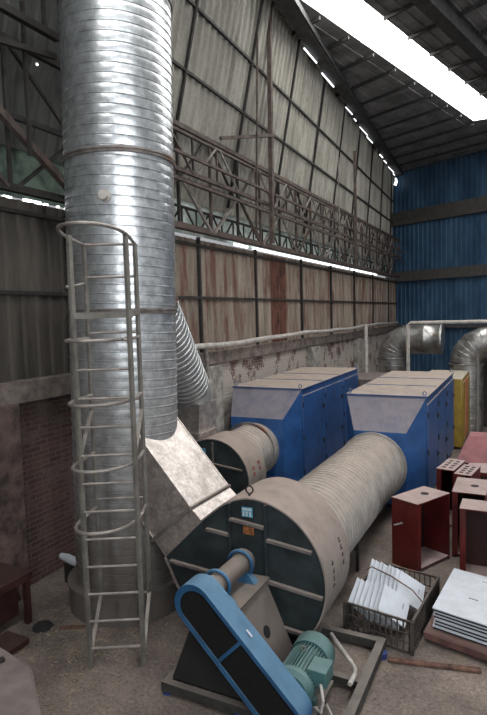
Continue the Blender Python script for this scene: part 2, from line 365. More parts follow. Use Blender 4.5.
# roof sheet corrugation running along the roof light and purlins across
b = B(); d = Vector((SD.x, SD.y, 0)); s = Vector((SD.y,-SD.x,0))
for k in range(-16, 60):
    o0 = Vector((-4.24,11.93,9.97)) + s*(k*.3-.05)
    if 0 <= k <= 3: continue
    rod(b, o0-d*18, o0+d*19, .03, .025)
obj('roof_rib', b, 'ceil', cl)
b = B()
for k in range(26):
    c0 = 28.-k*1.35-.464*5.6
    def cut(side):                       # where the purlin meets an edge of the roof light
        (x_,y_,m_) = ((-4.237,11.927,.2541),(-3.158,12.363,.2628))[side]
        y = (c0-.464*(x_-m_*y_))/(1+.464*m_); return c0-.464*0, x_+(y-y_)*m_
    xa, xb = cut(0)[1], cut(1)[1]
    ylight = c0-.464*xa
    for x0,x1 in (((-6.5,xa-.03),(xb+.03,12.)) if ylight < 22.2 else ((-6.5,12.),)):
        if x1 > x0: rod(b, (x0, c0-.464*x0, 9.93), (x1, c0-.464*x1, 9.93), .045, .08)
obj('purlin', b, 'purlin', cl)
b = B()
for off in (2.15, 8.5): 
    o0 = Vector((-4.24,11.93,9.75)) + s*off; rod(b, o0-d*18, o0+d*15, .3, .3)
rod(b, (xt(-6)+.36,-6,9.86), (xt(28)+.36,28,9.86), .3, .2); rod(b, (xt(-6)+.75,-6,9.85), (xt(28)+.35,28,9.85), .1, .14)
obj('roof_beam', b, 'purlin', cl)
b = B(); rg = random.Random(5); y = 13.2
while y < 27.6:
    l = rg.uniform(.25,1.3); wd = rg.uniform(.01,.03)
    if rg.random() < .85: bx(b, (xt(y)+.17,y,9.70), (xt(y)+.17+wd,y+l,9.73))
    y += l+rg.uniform(.05,.7)
struct(obj('window_4', b, 'gap'))
b = B(); prism_xz(b, [(-5.62,9.34),(-5.50,9.28),(-5.44,9.45),(-5.47,9.62),(-5.56,9.66),(-5.55,9.5)], 27.55, 27.57); struct(obj('window_5', b, 'gap'))
b = B()
for y,z in ((5.1,7.95),(5.75,7.9),(5.4,6.6)): x=up(y,z,.05)[0]; lathe(b, [(0,.018),(.01,.018)], (x,y,z), (1,0,0), 7)
struct(obj('window_6', b, 'gap'))

# ------------------------------------------------------------------ trusses and steelwork on the left wall
def truss(x, y0, y1, bay, zs, mats, label, w=.06, ph=0):
    t = thing('lattice_truss', (x,y0,zs[0]), label, 'truss')
    names = ('bottom_chord','middle_chord','top_chord') if len(zs)==3 else ('bottom_chord','top_chord')
    for z, nm, ww in zip(zs, names, (w*1.7,w*1.2,w*1.4)): obj(nm, bx(B(), (x-ww/2,y0,z-ww/2), (x+ww/2,y1,z+ww/2)), mats[0], t)
    n = int((y1-y0)/bay)
    for k in range(n+1):
        y = y0+k*bay
        obj('vertical', rod(B(), (x,y,zs[0]), (x,y,zs[-1]), w*.8), mats[k%2], t)
        if k < n:
            sgn = (k+ph)%2
            a = (y+.06, y+bay-.06)[sgn]; c = (y+bay-.06, y+.06)[sgn]
            obj('diagonal', rod(B(), (x+.03,a,zs[0]), (x+.03,c,zs[1]), w*.8), mats[2] if k%3 else mats[0], t)
            if len(zs)==3: obj('diagonal', rod(B(), (x-.03,c,zs[1]), (x-.03,a,zs[2]), w*.7), mats[2] if k%4==0 else mats[1], t)
    return t
truss(-5.42, 7.3, 27.6, 1.13, (4.99,5.8,6.72), ('steel','steeld','steell'), 'long brown lattice truss along the pale siding above the brick wall, right of the stack')
truss(-5.78, 7.0, 27.8, .52, (5.05,5.45), ('steeld','steeld','steeld'), 'small dark lattice just in front of the green netting strip', .035, 1)
truss(-5.12, 7.6, 26.6, .85, (5.82,6.45), ('steel','steeld','steell'), 'narrow brown lattice girder running just in front of the tall lattice truss', .04, 1)
for z_, l_ in ((5.62,'lower'),(6.05,'upper')): tag(obj('long_rail', rod(B(), (-5.02,7.5,z_), (-5.02,27,z_), .045), 'steel'), l_+' long brown rail running in front of the truss right of the stack', 'rail')
truss(-5.3, -2.2, 6.4, 1.15, (4.93,5.75,6.6), ('steeld','steeld','steel'), 'dark lattice truss on the left wall, left of the galvanised stack', .05)  # members left of the stack use the darker steel
truss(-4.95, .5, 5.2, .9, (6.7,7.25), ('steeld','steeld','steeld'), 'small dark girder high up left of the stack', .045)
def steel_thing(name, p0, p1, w, m, label, cat='post'):
    return tag(obj(name, rod(B(), p0, p1, w), m), label, cat)
steel_thing('steel_post', (-5.0,11.5,4.95), (-4.94,11.5,9.9), .09, 'steel', 'tall brown steel post rising in front of the truss, nearest one right of the stack')
steel_thing('steel_post', (-4.9,18.05,4.9), (-4.9,18.05,8.5), .08, 'steel', 'thin brown steel post near the far end of the truss')
steel_thing('steel_post', (-5.0,16.6,5.0), (-5.0,16.6,8.0), .03, 'steell', 'thinnest pale steel rod left of the far brown post')
steel_thing('steel_post', (-5.1,10.9,5.0), (-4.95,10.9,9.2), .035, 'steel', 'slender brown rod close beside the tall post in front of the truss')
steel_thing('steel_post', (-5.15,6.0,4.9), (-5.05,6.0,9.8), .10, 'steel', 'upright brown steel column hidden partly behind the left edge of the stack')
steel_thing('steel_strut', (-5.35,9.9,6.85), (-4.9,11.5,7.25), .06, 'steel', 'short brown strut sticking out above the truss top chord', 'strut')
steel_thing('steel_strut', (-5.3,3.9,7.5), (-5.0,5.2,7.75), .07, 'steeld', 'upper dark horizontal strut left of the stack', 'strut')
steel_thing('steel_strut', (-5.15,3.9,6.35), (-5.0,5.2,6.5), .06, 'steeld', 'lower dark horizontal strut left of the stack', 'strut')
steel_thing('steel_strut', (-5.2,3.6,6.3), (-5.2,5.7,4.95), .08, 'steel', 'brown diagonal brace crossing the green netting left of the stack', 'strut')
steel_thing('steel_beam', (-5.35,-3,7.7), (-5.35,6.3,7.8), .06, 'steeld', 'upper dark horizontal beam across the wall left of the stack', 'beam')
steel_thing('steel_strut', (-5.12,4.85,7.0), (-5.12,4.85,5.3), .04, 'steeld', 'short dark vertical hanger left of the stack', 'strut')

# service pipes
def arc(c, r, a0, a1, n, ax): # not used for planar sketches beyond elbows
    return [Vector(c)+ax[0]*math.cos(a0+(a1-a0)*k/n)*r+ax[1]*math.sin(a0+(a1-a0)*k/n)*r for k in range(n+1)]
pts = [(-5.38, 8.2+k*(27.-8.2)/24, 2.83+.012*math.sin(k*1.7)-.02*math.sin(k*.6)) for k in range(25)]
tag(obj('wall_pipe', tube(B(), pts, .055), 'pipe'), 'long pale sagging pipe lying along the top of the brick wall', 'pipe')
b = B(); tube(b, [(-2.9,16,0),(-2.9,16,2.98),(-2.82,16,3.04),(3.5,16,3.04)], .05)
tag(obj('goalpost_pipe', b, 'pipe'), 'pale pipe frame with one upright standing between the two duct elbows', 'pipe')
tag(obj('vertical_pipe', tube(B(), [(-4.13,16.2,0),(-4.13,16.2,3.0)], .055), 'pipe'), 'upright pale pipe standing against the brick wall left of the elbows', 'pipe')
tag(obj('pipe_post', tube(B(), [(-.98,14.2,0),(-.98,14.2,2.3)], .04), 'ladder'), 'thin grey post right of the yellow machine', 'pipe')
tag(obj('corner_pipe', tube(B(), [(-5.5,9.25,.4),(-5.43,9.25,2.6),(-5.45,9.2,2.8)], .035), 'steell'), 'short vertical pipe on the limewashed pier behind the slanted duct', 'pipe')

# ------------------------------------------------------------------ stack
SX, SY, SR = -4.29, 5.26, .615
LX, LY = .018, .009
st = thing('exhaust_stack', (SX,SY,0), 'huge vertical galvanised spiral duct stack rising through the roof', 'duct')
obj('duct_body', spiral_pipe(B(), (SX,SY,.3), (SX+LX*9.95,SY+LY*9.95,9.95), SR, .104, .009, 72), 'galv', st)
obj('base_ring', lathe(B(), [(0,.70),(.0,.705),(.30,.705),(.30,.72),(.33,.72),(.33,.63),(.36,.63)], (SX,SY,0), seg=72), 'galv', st)
for z in (3.47, 5.17, 6.93):
    obj('flange', lathe(B(), [(-.03,SR),(-.03,SR+.022),(-.006,SR+.026),(-.006,SR+.014),(.006,SR+.014),(.006,SR+.026),(.03,SR+.022),(.03,SR)], (SX+LX*z,SY+LY*z,z), seg=72, cap=False), 'flange', st)
va = math.atan2(4.65-SY, -4.02-SX); dv = Vector((math.cos(va), math.sin(va), 0))
obj('test_port', lathe(B(), [(0,.062),(.03,.062),(.03,.035),(.09,.035),(.09,.05),(.115,.05)], Vector((SX+LX*4.68,SY+LY*4.68,4.68))+dv*(SR-.01), dv, 20), 'pipe', st)

# ------------------------------------------------------------------ caged ladder
ld = thing('caged_ladder', (-3.6,4.15,0), 'grey caged steel ladder with thin rungs standing before the stack', 'ladder')
A = Vector((-3.752,3.959,0)); Cc = Vector((-3.304,4.211,0)); back = Vector((-.27,.49,0))
Bb = A+back*1.0; Dd = Cc+back*1.0
for p in (A, Cc): obj('rail', rod(B(), p, p+Vector((0,0,4.17)), .045, .03, (1,0,0)), 'ladder', ld)
for p in (Bb, Dd): obj('back_rail', rod(B(), p+Vector((0,0,.42)), p+Vector((0,0,4.15)), .042, .03, (1,0,0)), 'ladder', ld)
for k in range(12):
    z = .2+.272*k
    obj('rung', tube(B(), [A+Vector((0,0,z)), Cc+Vector((0,0,z))], .0125, 8), 'rungs', ld)
for z in (.46, 1.5, 2.55, 3.25, 3.82, 4.15): obj('tie_bar', tube(B(), [Bb+Vector((0,0,z)), Dd+Vector((0,0,z))], .013, 8), 'rungs', ld)
for p,q in ((A,Bb),(Cc,Dd)):
    for z in (.46, 2.45): obj('brace', rod(B(), p+Vector((0,0,z-.36)), q+Vector((0,0,z)), .035, .02), 'rungs', ld)
obj('cross_plate', rod(B(), A+Vector((-.02,0,3.43)), Cc+Vector((.03,.02,3.43)), .03, .06), 'ladder', ld)
obj('cross_plate', rod(B(), Cc+Vector((0,0,3.43)), Dd+Vector((0,0,3.46)), .03, .06), 'ladder', ld)
mid = (Bb+Dd)/2; sv = (Dd-Bb).normalized(); fv = -back.normalized()
hw = (Dd-Bb).length/2
for z in (4.15, 3.2, 2.61, 2.0, 1.42):
    n = 22; pts = []
    for k in range(n+1):
        a = PI*k/n; pts.append(mid - sv*math.cos(a)*(hw+ .13*math.sin(a)) - sv*(.05 if z>4 else .11)*math.sin(a) + fv*math.sin(a)**.7*(1.05 if z>4 else .76) + Vector((0,0,z+(.05*math.sin(a) if z>4 else 0))))
    obj('hoop', tube(B(), pts, .017, 8), 'rungs', ld)
# far short arms to the wall side
for z in (3.72,):
    obj('stub_arm', tube(B(), [Bb+Vector((-.08,-.2,z)), Bb+Vector((0,0,z+.04))], .015, 8), 'rungs', ld)

# ------------------------------------------------------------------ fans
def scroll(cx, cz, n=40, s=1.0, a_cut=150., a_end=-135., r0=.50, r1=.70, r2=1.02):
    pts = []
    for k in range(n+1):
        f = k/n; a = math.radians(a_cut+(a_end-a_cut)*f)
        if f < .53: r = r0+(r1-r0)*(f/.53)**1.1
        else: r = r1+(r2-r1)*((f-.53)/.47)**1.15
        pts.append((cx+math.cos(a)*r*s, cz+math.sin(a)*r*s))
    return pts
def band(bm, pts, y0, y1, th=.012, over=.0):       # curved sheet wrapping the scroll, closed thin section
    n = len(pts); R = []
    for i,(x,z) in enumerate(pts):
        a = pts[max(i-1,0)]; c = pts[min(i+1,n-1)]; t = Vector((c[0]-a[0], c[1]-a[1])).normalized(); nn = Vector((-t.y, t.x))
        R.append([bm.verts.new((x,y0,z)),bm.verts.new((x,y1,z)),bm.verts.new((x+nn.x*th,y1,z+nn.y*th)),bm.verts.new((x+nn.x*th,y0,z+nn.y*th))])
    for i in range(n-1):
        for j in range(4): bm.faces.new([R[i][j],R[i][(j+1)%4],R[i+1][(j+1)%4],R[i+1][j]])
    bm.faces.new(R[0]); bm.faces.new(R[-1][::-1])
    return bm
CX, CZ, Y0, Y1 = -2.43, .79, 4.88, 5.63
fan = thing('centrifugal_fan', (CX,4.8,0), 'large dusty dark centrifugal fan with blue belt guard in the foreground', 'fan')
def srad(deg):
    if deg > 90: return .775-.0016*(deg-90)
    if deg > -60: return .775
    return .775+.20*((-60-deg)/75)**1.1
sc = []
for k in range(49):
    a = 118-253*k/48; sc.append((CX+math.cos(math.radians(a))*srad(a), max(.02, CZ+math.sin(math.radians(a))*srad(a))))
neck_t = (-2.99,1.26); neck_b = (-3.47,.79)
housing = prism_xz(B(), sc+[neck_b,neck_t], Y0+.01, Y1-.01)
hs = obj('scroll_housing', housing, 'darkfan', fan)
obj('scroll_band', band(B(), [neck_t]+sc+[neck_b], Y0-.015, Y1+.015, .016), 'fanband', hs)
b = B()   # front stiffening angles
F = Y0-.0
for (x0,z0),(x1,z1) in (((-2.655,1.50),(-2.655,.2)),((-2.255,1.53),(-2.255,.1))): rod(b, (x0,F-.012,z0), (x1,F-.012,z1), .03, .03)
obj('vertical_stiffener', b, 'darkfan', hs)
for (x0,z0),(x1,z1) in (((-2.65,1.34),(-2.27,1.30)),((-2.245,1.18),(-1.78,1.13)),((-2.245,.76),(-1.68,.70)),((-2.93,1.19),(-2.665,1.17)),((-3.40,.77),(-2.67,.72)),((-2.245,.33),(-1.82,.30))):
    obj('stiffener', rod(B(), (x0,F-.02,z0), (x1,F-.02,z1), .045, .028), 'fanrib', hs)
obj('sticker', bx(B(), (-2.52,F-.006,1.38), (-2.40,F-.001,1.48)), 'label', hs, label='small blue and white sticker')
b = B()
for x in (-2.51,-2.475,-2.435): bx(b, (x,F-.009,1.39), (x+.02,F-.006,1.435))
bx(b, (-2.51,F-.009,1.448), (-2.41,F-.006,1.470)); obj('sticker_print', b, 'labelw', hs)
obj('name_plate', bx(B(), (-2.51,F-.006,1.20), (-2.39,F-.001,1.28)), 'plate', hs, label='orange name plate')
b = B(); tube(b, [Vector((-2.46+math.cos(a)*.04, F+.06, 1.64+math.sin(a)*.04)) for a in [2*PI*k/12 for k in range(13)]], .009, 6); tube(b, [(-2.46,F+.06,1.56),(-2.46,F+.06,1.60)],.012,6)
obj('lifting_eye', b, 'steeld', hs)
b = B()   # stencilled marks on the side band
def strokes(b, ox, oy, oz, w, h, ux, vy, n=5):
    pass
def band_glyphs(b, ang_deg, yy, w=.05, rows=4, seed=1):
    rnd = random.Random(seed)
    for r in range(rows):
        a = math.radians(ang_deg - r*5.5)
        rad = .775+.0175
        n = Vector((math.cos(a),0,math.sin(a))); t = Vector((-math.sin(a),0,math.cos(a))); c = Vector((CX,yy,CZ))+n*rad
        b = B()
        for _ in range(3):
            o = rnd.uniform(-.02,.02); q = c+t*o
            rod(b, q+Vector((0,-w/2,0)), q+Vector((0,w/2,0)), .007, .003, n)
        o = rnd.uniform(-.015,.015); q = c+Vector((0,o,0)); rod(b, q-t*.024, q+t*.024, .007, .003, n)
        obj('stencil_mark', b, 'blkink', hs)
band_glyphs(b, 12, 5.10, rows=4, seed=3); band_glyphs(b, 20, 5.42, rows=4, seed=8)
# inlet cone and collar at the back
obj('inlet_collar', lathe(B(), [(0,.60),(.03,.60),(.03,.54),(.10,.54)], (-2.34,Y1+.0,.77), (0,1,0), 48), 'fanrib', fan)
# pedestal
b = B(); hexa(b, [(-2.84,4.02,.12),(-1.95,4.02,.12),(-1.95,4.82,.12),(-2.84,4.82,.12)], [(-2.62,4.16,.80),(-2.25,4.16,.80),(-2.25,4.82,.80),(-2.62,4.82,.80)])
pd = obj('pedestal', b, 'ped', fan)
b = B(); hexa(b, [(-2.83,4.008,.125),(-1.96,4.008,.125),(-1.96,4.022,.125),(-2.83,4.022,.125)], [(-2.61,4.148,.795),(-2.26,4.148,.795),(-2.26,4.162,.795),(-2.61,4.162,.795)])
obj('front_panel', b, 'pedd', pd)
b = B(); bx(b, (-2.67,4.12,.80), (-2.21,4.84,.822)); obj('top_plate', b, 'ped', pd)
n = Vector((.68,0,.30)).normalized()
obj('access_hole', lathe(B(), [(0,.055),(.004,.055)], Vector((-2.104,4.50,.47))+n*.003, n, 24), 'black', pd, label='dark oval hole')
# bearing housing
BX, BZ = -2.45, .985
bh = obj('bearing_housing', lathe(B(), [(0,.07),(.0,.115),(.05,.115),(.05,.095),(.58,.095),(.58,.12),(.66,.12),(.66,.085),(.69,.06)], (BX,4.10,BZ), (0,1,0), 40), 'ped', fan)
for y in (4.22, 4.68):
    b = B(); tube(b, [Vector((BX+math.cos(a)*.125, y, BZ+math.sin(a)*.125)) for a in [2*PI*k/24 for k in range(25)]], .018, 8)
    hexa(b, [(BX-.17,y-.05,.822),(BX+.17,y-.05,.822),(BX+.17,y+.05,.822),(BX-.17,y+.05,.822)], [(BX-.09,y-.03,.91),(BX+.09,y-.03,.91),(BX+.09,y+.03,.91),(BX-.09,y+.03,.91)])
    obj('bearing_foot', b, 'bluedk', bh)
obj('drive_shaft', lathe(B(), [(0,.035),(.92,.035)], (BX,3.97,BZ), (0,1,0), 20), 'steell', fan)
# belt guard
GA = Vector((-2.46,0,.975)); GB = Vector((-1.68,0,.205)); gr = .185
def stadium(r, A_, B_, n=14):
    d = (B_-A_).normalized(); ang = math.atan2(d.z, d.x); pts = []
    for k in range(n+1):
        a = ang+PI/2+PI*k/n; pts.append((A_.x+math.cos(a)*r, A_.z+math.sin(a)*r))
    for k in range(n+1):
        a = ang-PI/2+PI*k/n; pts.append((B_.x+math.cos(a)*r, B_.z+math.sin(a)*r))
    return pts
gb = band(B(), stadium(gr,GA,GB)+[stadium(gr,GA,GB)[0]], 3.82, 4.04, .01)
g = obj('belt_guard', gb, 'bluedk', fan)
prim = stadium(gr,GA,GB); inn = stadium(gr*.80, GA+(GB-GA)*.02, GB)
b = B()
o1 = [b.verts.new((x,3.822,z)) for x,z in prim]; i1 = [b.verts.new((x,3.822,z)) for x,z in inn]
o2 = [b.verts.new((x,3.83,z)) for x,z in prim]; i2 = [b.verts.new((x,3.83,z)) for x,z in inn]
n_ = len(prim)
for i in range(n_):
    j=(i+1)%n_
    b.faces.new([o1[i],o1[j],i1[j],i1[i]]); b.faces.new([o2[j],o2[i],i2[i],i2[j]]); b.faces.new([i1[i],i1[j],i2[j],i2[i]])
obj('guard_rim', b, 'bluedk', g)
b = B(); prism_xz(b, stadium(gr*.98,GA,GB), 4.03, 4.036); obj('guard_back', b, 'pedd', g)
b = B()   # mesh infill: fine wires over a dark plate standing in for the shaded inside
d = (GB-GA).normalized(); nn = Vector((-d.z,0,d.x)); L = (GB-GA).length
for k in range(-4,5):
    o = nn*(k*.03); rod(b, GA+o+Vector((0,3.835,0))-d*.08, GB+o+Vector((0,3.835,0))+d*.08, .002)
for k in range(int(L/.035)+1):
    o = d*(k*.035); rod(b, GA+o+nn*.133+Vector((0,3.835,0)), GA+o-nn*.133+Vector((0,3.835,0)), .002)
prism_xz(b, stadium(gr*.82,GA,GB), 3.842, 3.846); obj('guard_mesh', b, 'mesh', g)
mm = (GA+GB)/2
b = B(); rod(b, GA+d*L*.42+nn*.14+Vector((0,3.83,0)), GA+d*L*.42-nn*.14+Vector((0,3.83,0)), .03, .006, (0,1,0)); obj('guard_strap', b, 'bluedk', g)
b = B(); c = GA+d*L*.42+nn*(gr+.012)+Vector((0,3.93,0)); rod(b, c-d*.035, c+d*.035, .02, .003, nn); obj('guard_label', b, 'white', g, label='small white label')
for P,r in ((GA,.13),(GB,.09)):
    obj('pulley', lathe(B(), [(0,r*.5),(0,r),(.02,r),(.03,r*.9),(.04,r),(.07,r*.9),(.08,r),(.1,r),(.1,.03)], (P.x,3.87,P.z), (0,1,0), 32), 'steeld', g)
# sub frame
fr = obj('base_frame', bx(B(), (-1.29,3.5,.03), (-1.21,5.42,.12)), 'frame', fan)
for lo,hi in (((-2.82,5.34,.032),(-1.29,5.418,.118)),((-2.82,3.93,.032),(-1.29,4.0,.118)),((-2.9,3.93,.03),(-2.82,5.42,.12)),((-1.92,4.0,.034),(-1.85,5.34,.116)),((-1.85,4.66,.036),(-1.29,4.73,.11))):
    obj('frame_channel', bx(B(), lo, hi), 'frame', fr)
for x,y in ((-2.86,3.98),(-1.22,5.28),(-1.22,4.1),(-2.1,3.92)):
    obj('vibration_mount', lathe(B(), [(0,.05),(.01,.05),(.015,.038),(.035,.038),(.04,.05),(.055,.05)], (x,y,0), seg=18), 'mount', fr)
# outlet transition duct (fan to stack)
tr = thing('transition_duct', (-3.6,5.4,1.0), 'shiny rectangular sheet-metal duct slanting from the big fan up to the stack', 'duct')
J0 = [(-2.99,4.875,1.26),(-3.47,4.875,.79),(-3.47,5.635,.79),(-2.95,5.635,1.29)]     # fan outlet: front top, front bottom, back bottom, back top
Jm = [(-3.12,4.87,1.385),(-3.61,4.87,.97),(-3.61,5.64,.97),(-3.08,5.64,1.40)]
J1 = [(-3.80,4.87,2.15),(-3.95,4.87,1.35),(-4.0,5.64,1.41),(-3.93,5.64,2.357)]
b = B(); hexa(b, [Vector(p) for p in Jm], [Vector(p) for p in J1]); obj('duct_shell', b, 'galvb', tr)
b = B(); hexa(b, [Vector(p) for p in J0], [Vector(p) for p in Jm]); obj('outlet_collar', b, 'galvb', tr)
def ringframe(b, q, w=.035):
    q = [Vector(p) for p in q]; c = sum(q, Vector())/4
    for i in range(4):
        a = q[i]+(q[i]-c).normalized()*w*.6; e = q[(i+1)%4]+(q[(i+1)%4]-c).normalized()*w*.6; rod(b, a, e, w, w)
b = B(); ringframe(b, Jm, .03); obj('joint_flange', b, 'fanrib', tr)
for i in range(4): obj('edge_seam', rod(B(), Jm[i], J1[i], .016), 'galvb', tr)

# main horizontal duct, fan 2 to cabinet 2
md = thing('spiral_duct', (-2.38,8,.25), 'big dusty horizontal spiral duct joining the large fan to the nearer blue cabinet', 'duct')
obj('duct_body', spiral_pipe(B(), (-2.33,5.70,.76), (-2.30,9.40,.76), .528, .105, .013, 60), 'galvd', md)
obj('end_collar', lathe(B(), [(0,.55),(0,.575),(.04,.575),(.04,.56),(.08,.56)], (-2.30,9.35,.76), (0,1,0), 60), 'galvd', md)
b = B()
for x in (-1.93,):
    rod(b, (x,7.0,0), (x,7.0,.62), .04)
rod(b, (-2.9,7.0,0), (-2.9,7.0,.6), .04); rod(b, (-2.9,7.0,.3), (-1.93,7.0,.3), .04)
obj('duct_support', b, 'steeld', md)

# ------------------------------------------------------------------ fan 1 (far)
C1X, C1Z, YA, YB = -4.55, .75, 7.8, 8.42
f1 = thing('centrifugal_fan', (C1X,8.3,0), 'smaller dusty centrifugal fan behind, with red marks on its rim', 'fan')
def scr1(n=36, s=.98):
    pts=[]
    for k in range(n+1):
        f=k/n; a=math.radians(130-300*f); r=(.62+.12*f**1.3)*s/.98; pts.append((C1X+math.cos(a)*r, max(.02,C1Z+math.sin(a)*r)))
    return pts
s1 = scr1()
out1 = [(-5.38,1.10),(-4.86,1.25)]
h1 = obj('scroll_housing', prism_xz(B(), s1+out1, YA+.01, YB-.01), 'darkfan', f1)
obj('scroll_band', band(B(), s1, YA-.015, YB+.015, .016), 'fanband', h1)
for (x0,z0),(x1,z1) in (((-4.52,.98),(-4.0,.92)),((-4.95,1.02),(-4.54,1.0))): obj('stiffener', rod(B(), (x0,YA-.015,z0), (x1,YA-.015,z1), .04, .025), 'fanrib', h1)
obj('vertical_stiffener', rod(B(), (-4.53,YA-.012,1.34), (-4.53,YA-.012,.2), .025), 'fanrib', h1)
obj('sticker', bx(B(), (-4.78,YA-.006,1.12), (-4.67,YA-.001,1.22)), 'label', h1, label='small blue and white sticker')
b = B()
for yy,a0 in ((8.0,14),(8.22,18)):
    for r in range(2):
        a = math.radians(a0-r*8); f=(130-math.degrees(a))/300; rad=(.62+.12*f**1.3)+.018
        n = Vector((math.cos(a),0,math.sin(a))); t = Vector((-math.sin(a),0,math.cos(a))); c = Vector((C1X,yy,C1Z))+n*rad; b = B()
        for o in (-.02,.0,.02): rod(b, c+t*o+Vector((0,-.035,0)), c+t*o+Vector((0,.035,0)), .009, .003, n)
        rod(b, c-t*.03, c+t*.03, .009, .003, n); obj('stencil_mark', b, 'redink', h1)
obj('fan_foot', bx(B(), (-5.2,8.05,0), (-4.1,8.7,.05)), 'frame', f1)
d1 = thing('spiral_duct', (-4.68,9.3,.3), 'short dusty ribbed duct between the smaller fan and the farther blue cabinet', 'duct')
obj('duct_body', ribpipe(B(), [(-4.66,8.45,.76),(-4.74,9.82,.76)], .50, .13, .010, 48), 'galvd', d1)
obj('end_collar', lathe(B(), [(0,.50),(0,.54),(.05,.54),(.05,.5)], (-4.76,9.55,.78), (0,1,0), 48, cap=False), 'flange', d1)
# slanted duct behind the stack
d2 = thing('slanted_duct', (-5.0,8.2,1.25), 'slanted galvanised spiral duct rising from the smaller fan behind the stack', 'duct')
obj('square_base', hexa(B(), [(-5.40,7.9,1.12),(-4.86,7.9,1.22),(-4.86,8.5,1.22),(-5.40,8.5,1.12)], [(-5.38,7.9,1.92),(-4.82,7.9,1.92),(-4.82,8.48,1.92),(-5.38,8.48,1.92)]), 'galvb', d2)
b = B(); ringframe(b, [(-5.41,7.89,1.42),(-4.84,7.89,1.42),(-4.84,8.5,1.42),(-5.41,8.5,1.42)], .035); obj('square_flange', b, 'galvb', d2)
obj('duct_body', spiral_pipe(B(), (-5.17,8.15,2.12), (-4.76,6.55,3.62), .37, .11, .012, 48), 'galv', d2)
obj('lower_elbow', tube(B(), [(-5.10,8.2,1.82),(-5.14,8.2,1.95),(-5.165,8.12,2.2)], [.30,.35,.37], 48), 'galv', d2)
obj('upper_branch', tube(B(), [(-4.76,6.55,3.60),(-4.45,5.6,4.45)], [.37,.36], 48), 'galv', d2)
obj('joint_ring', lathe(B(), [(0,.375),(0,.395),(.04,.395),(.04,.375)], (-4.77,6.6,3.57), (.38,-1.6,1.3), 48, cap=False), 'flange', d2)

# ------------------------------------------------------------------ motor (bolted beside the guard)
mo = thing('electric_motor', (-1.68,4.4,.10), 'teal finned electric motor lying behind the blue belt guard', 'motor')
mx, mz = -1.69, .30
obj('motor_body', lathe(B(), [(0,.05),(0,.13),(.03,.17),(.07,.175),(.07,.145),(.48,.145),(.48,.165)], (mx,4.06,mz), (0,1,0), 44), 'teal', mo)
b = B()
for k in range(36):
    a = 2*PI*k/36; c = Vector((mx+math.cos(a)*.155,4.12,mz+math.sin(a)*.155)); nrm = Vector((math.cos(a),0,math.sin(a)))
    rod(b, c, c+Vector((0,.40,0)), .006, .032, nrm)
obj('cooling_fins', b, 'teal', mo)
obj('fan_cover', lathe(B(), [(0,.185),(.16,.19),(.20,.165),(.215,.11),(.215,.0)], (mx,4.50,mz), (0,1,0), 44), 'teal', mo)
obj('terminal_box', bx(B(), (mx+.10,4.16,mz+.02), (mx+.27,4.36,mz+.16)), 'teal', mo, .01)
for y in (4.22,4.5): obj('motor_foot', bx(B(), (mx-.16,y-.03,.118), (mx+.16,y+.03,.18)), 'teal', mo, .006)
b = B(); tube(b, [Vector((mx+math.cos(a)*.022, 4.36, mz+.195+math.sin(a)*.022)) for a in [2*PI*k/10 for k in range(11)]], .006, 6); obj('eye_bolt', b, 'steell', mo)
obj('slide_rail', bx(B(), (mx-.20,4.08,.10), (mx+.20,4.58,.12)), 'frame', mo)
tag(obj('motor_conduit', tube(B(), [(mx+.22,4.17,mz+.05),(mx+.28,4.05,.3),(mx+.26,4.05,.2),(mx+.18,4.12,.165),(mx+.25,4.22,.15),(mx+.34,4.1,.14)], .013), 'pipe'), 'pale flexible conduit curling from the motor terminal box', 'conduit')
tag(obj('bent_tube', tube(B(), [(-1.72,5.22,.15),(-1.64,5.12,.15),(-1.40,4.84,.15),(-1.35,4.77,.15),(-1.335,4.7,.145),(-1.34,4.56,.14)], .021), 'pipe'), 'bent pale plastic tube lying across the fan base frame', 'tube')

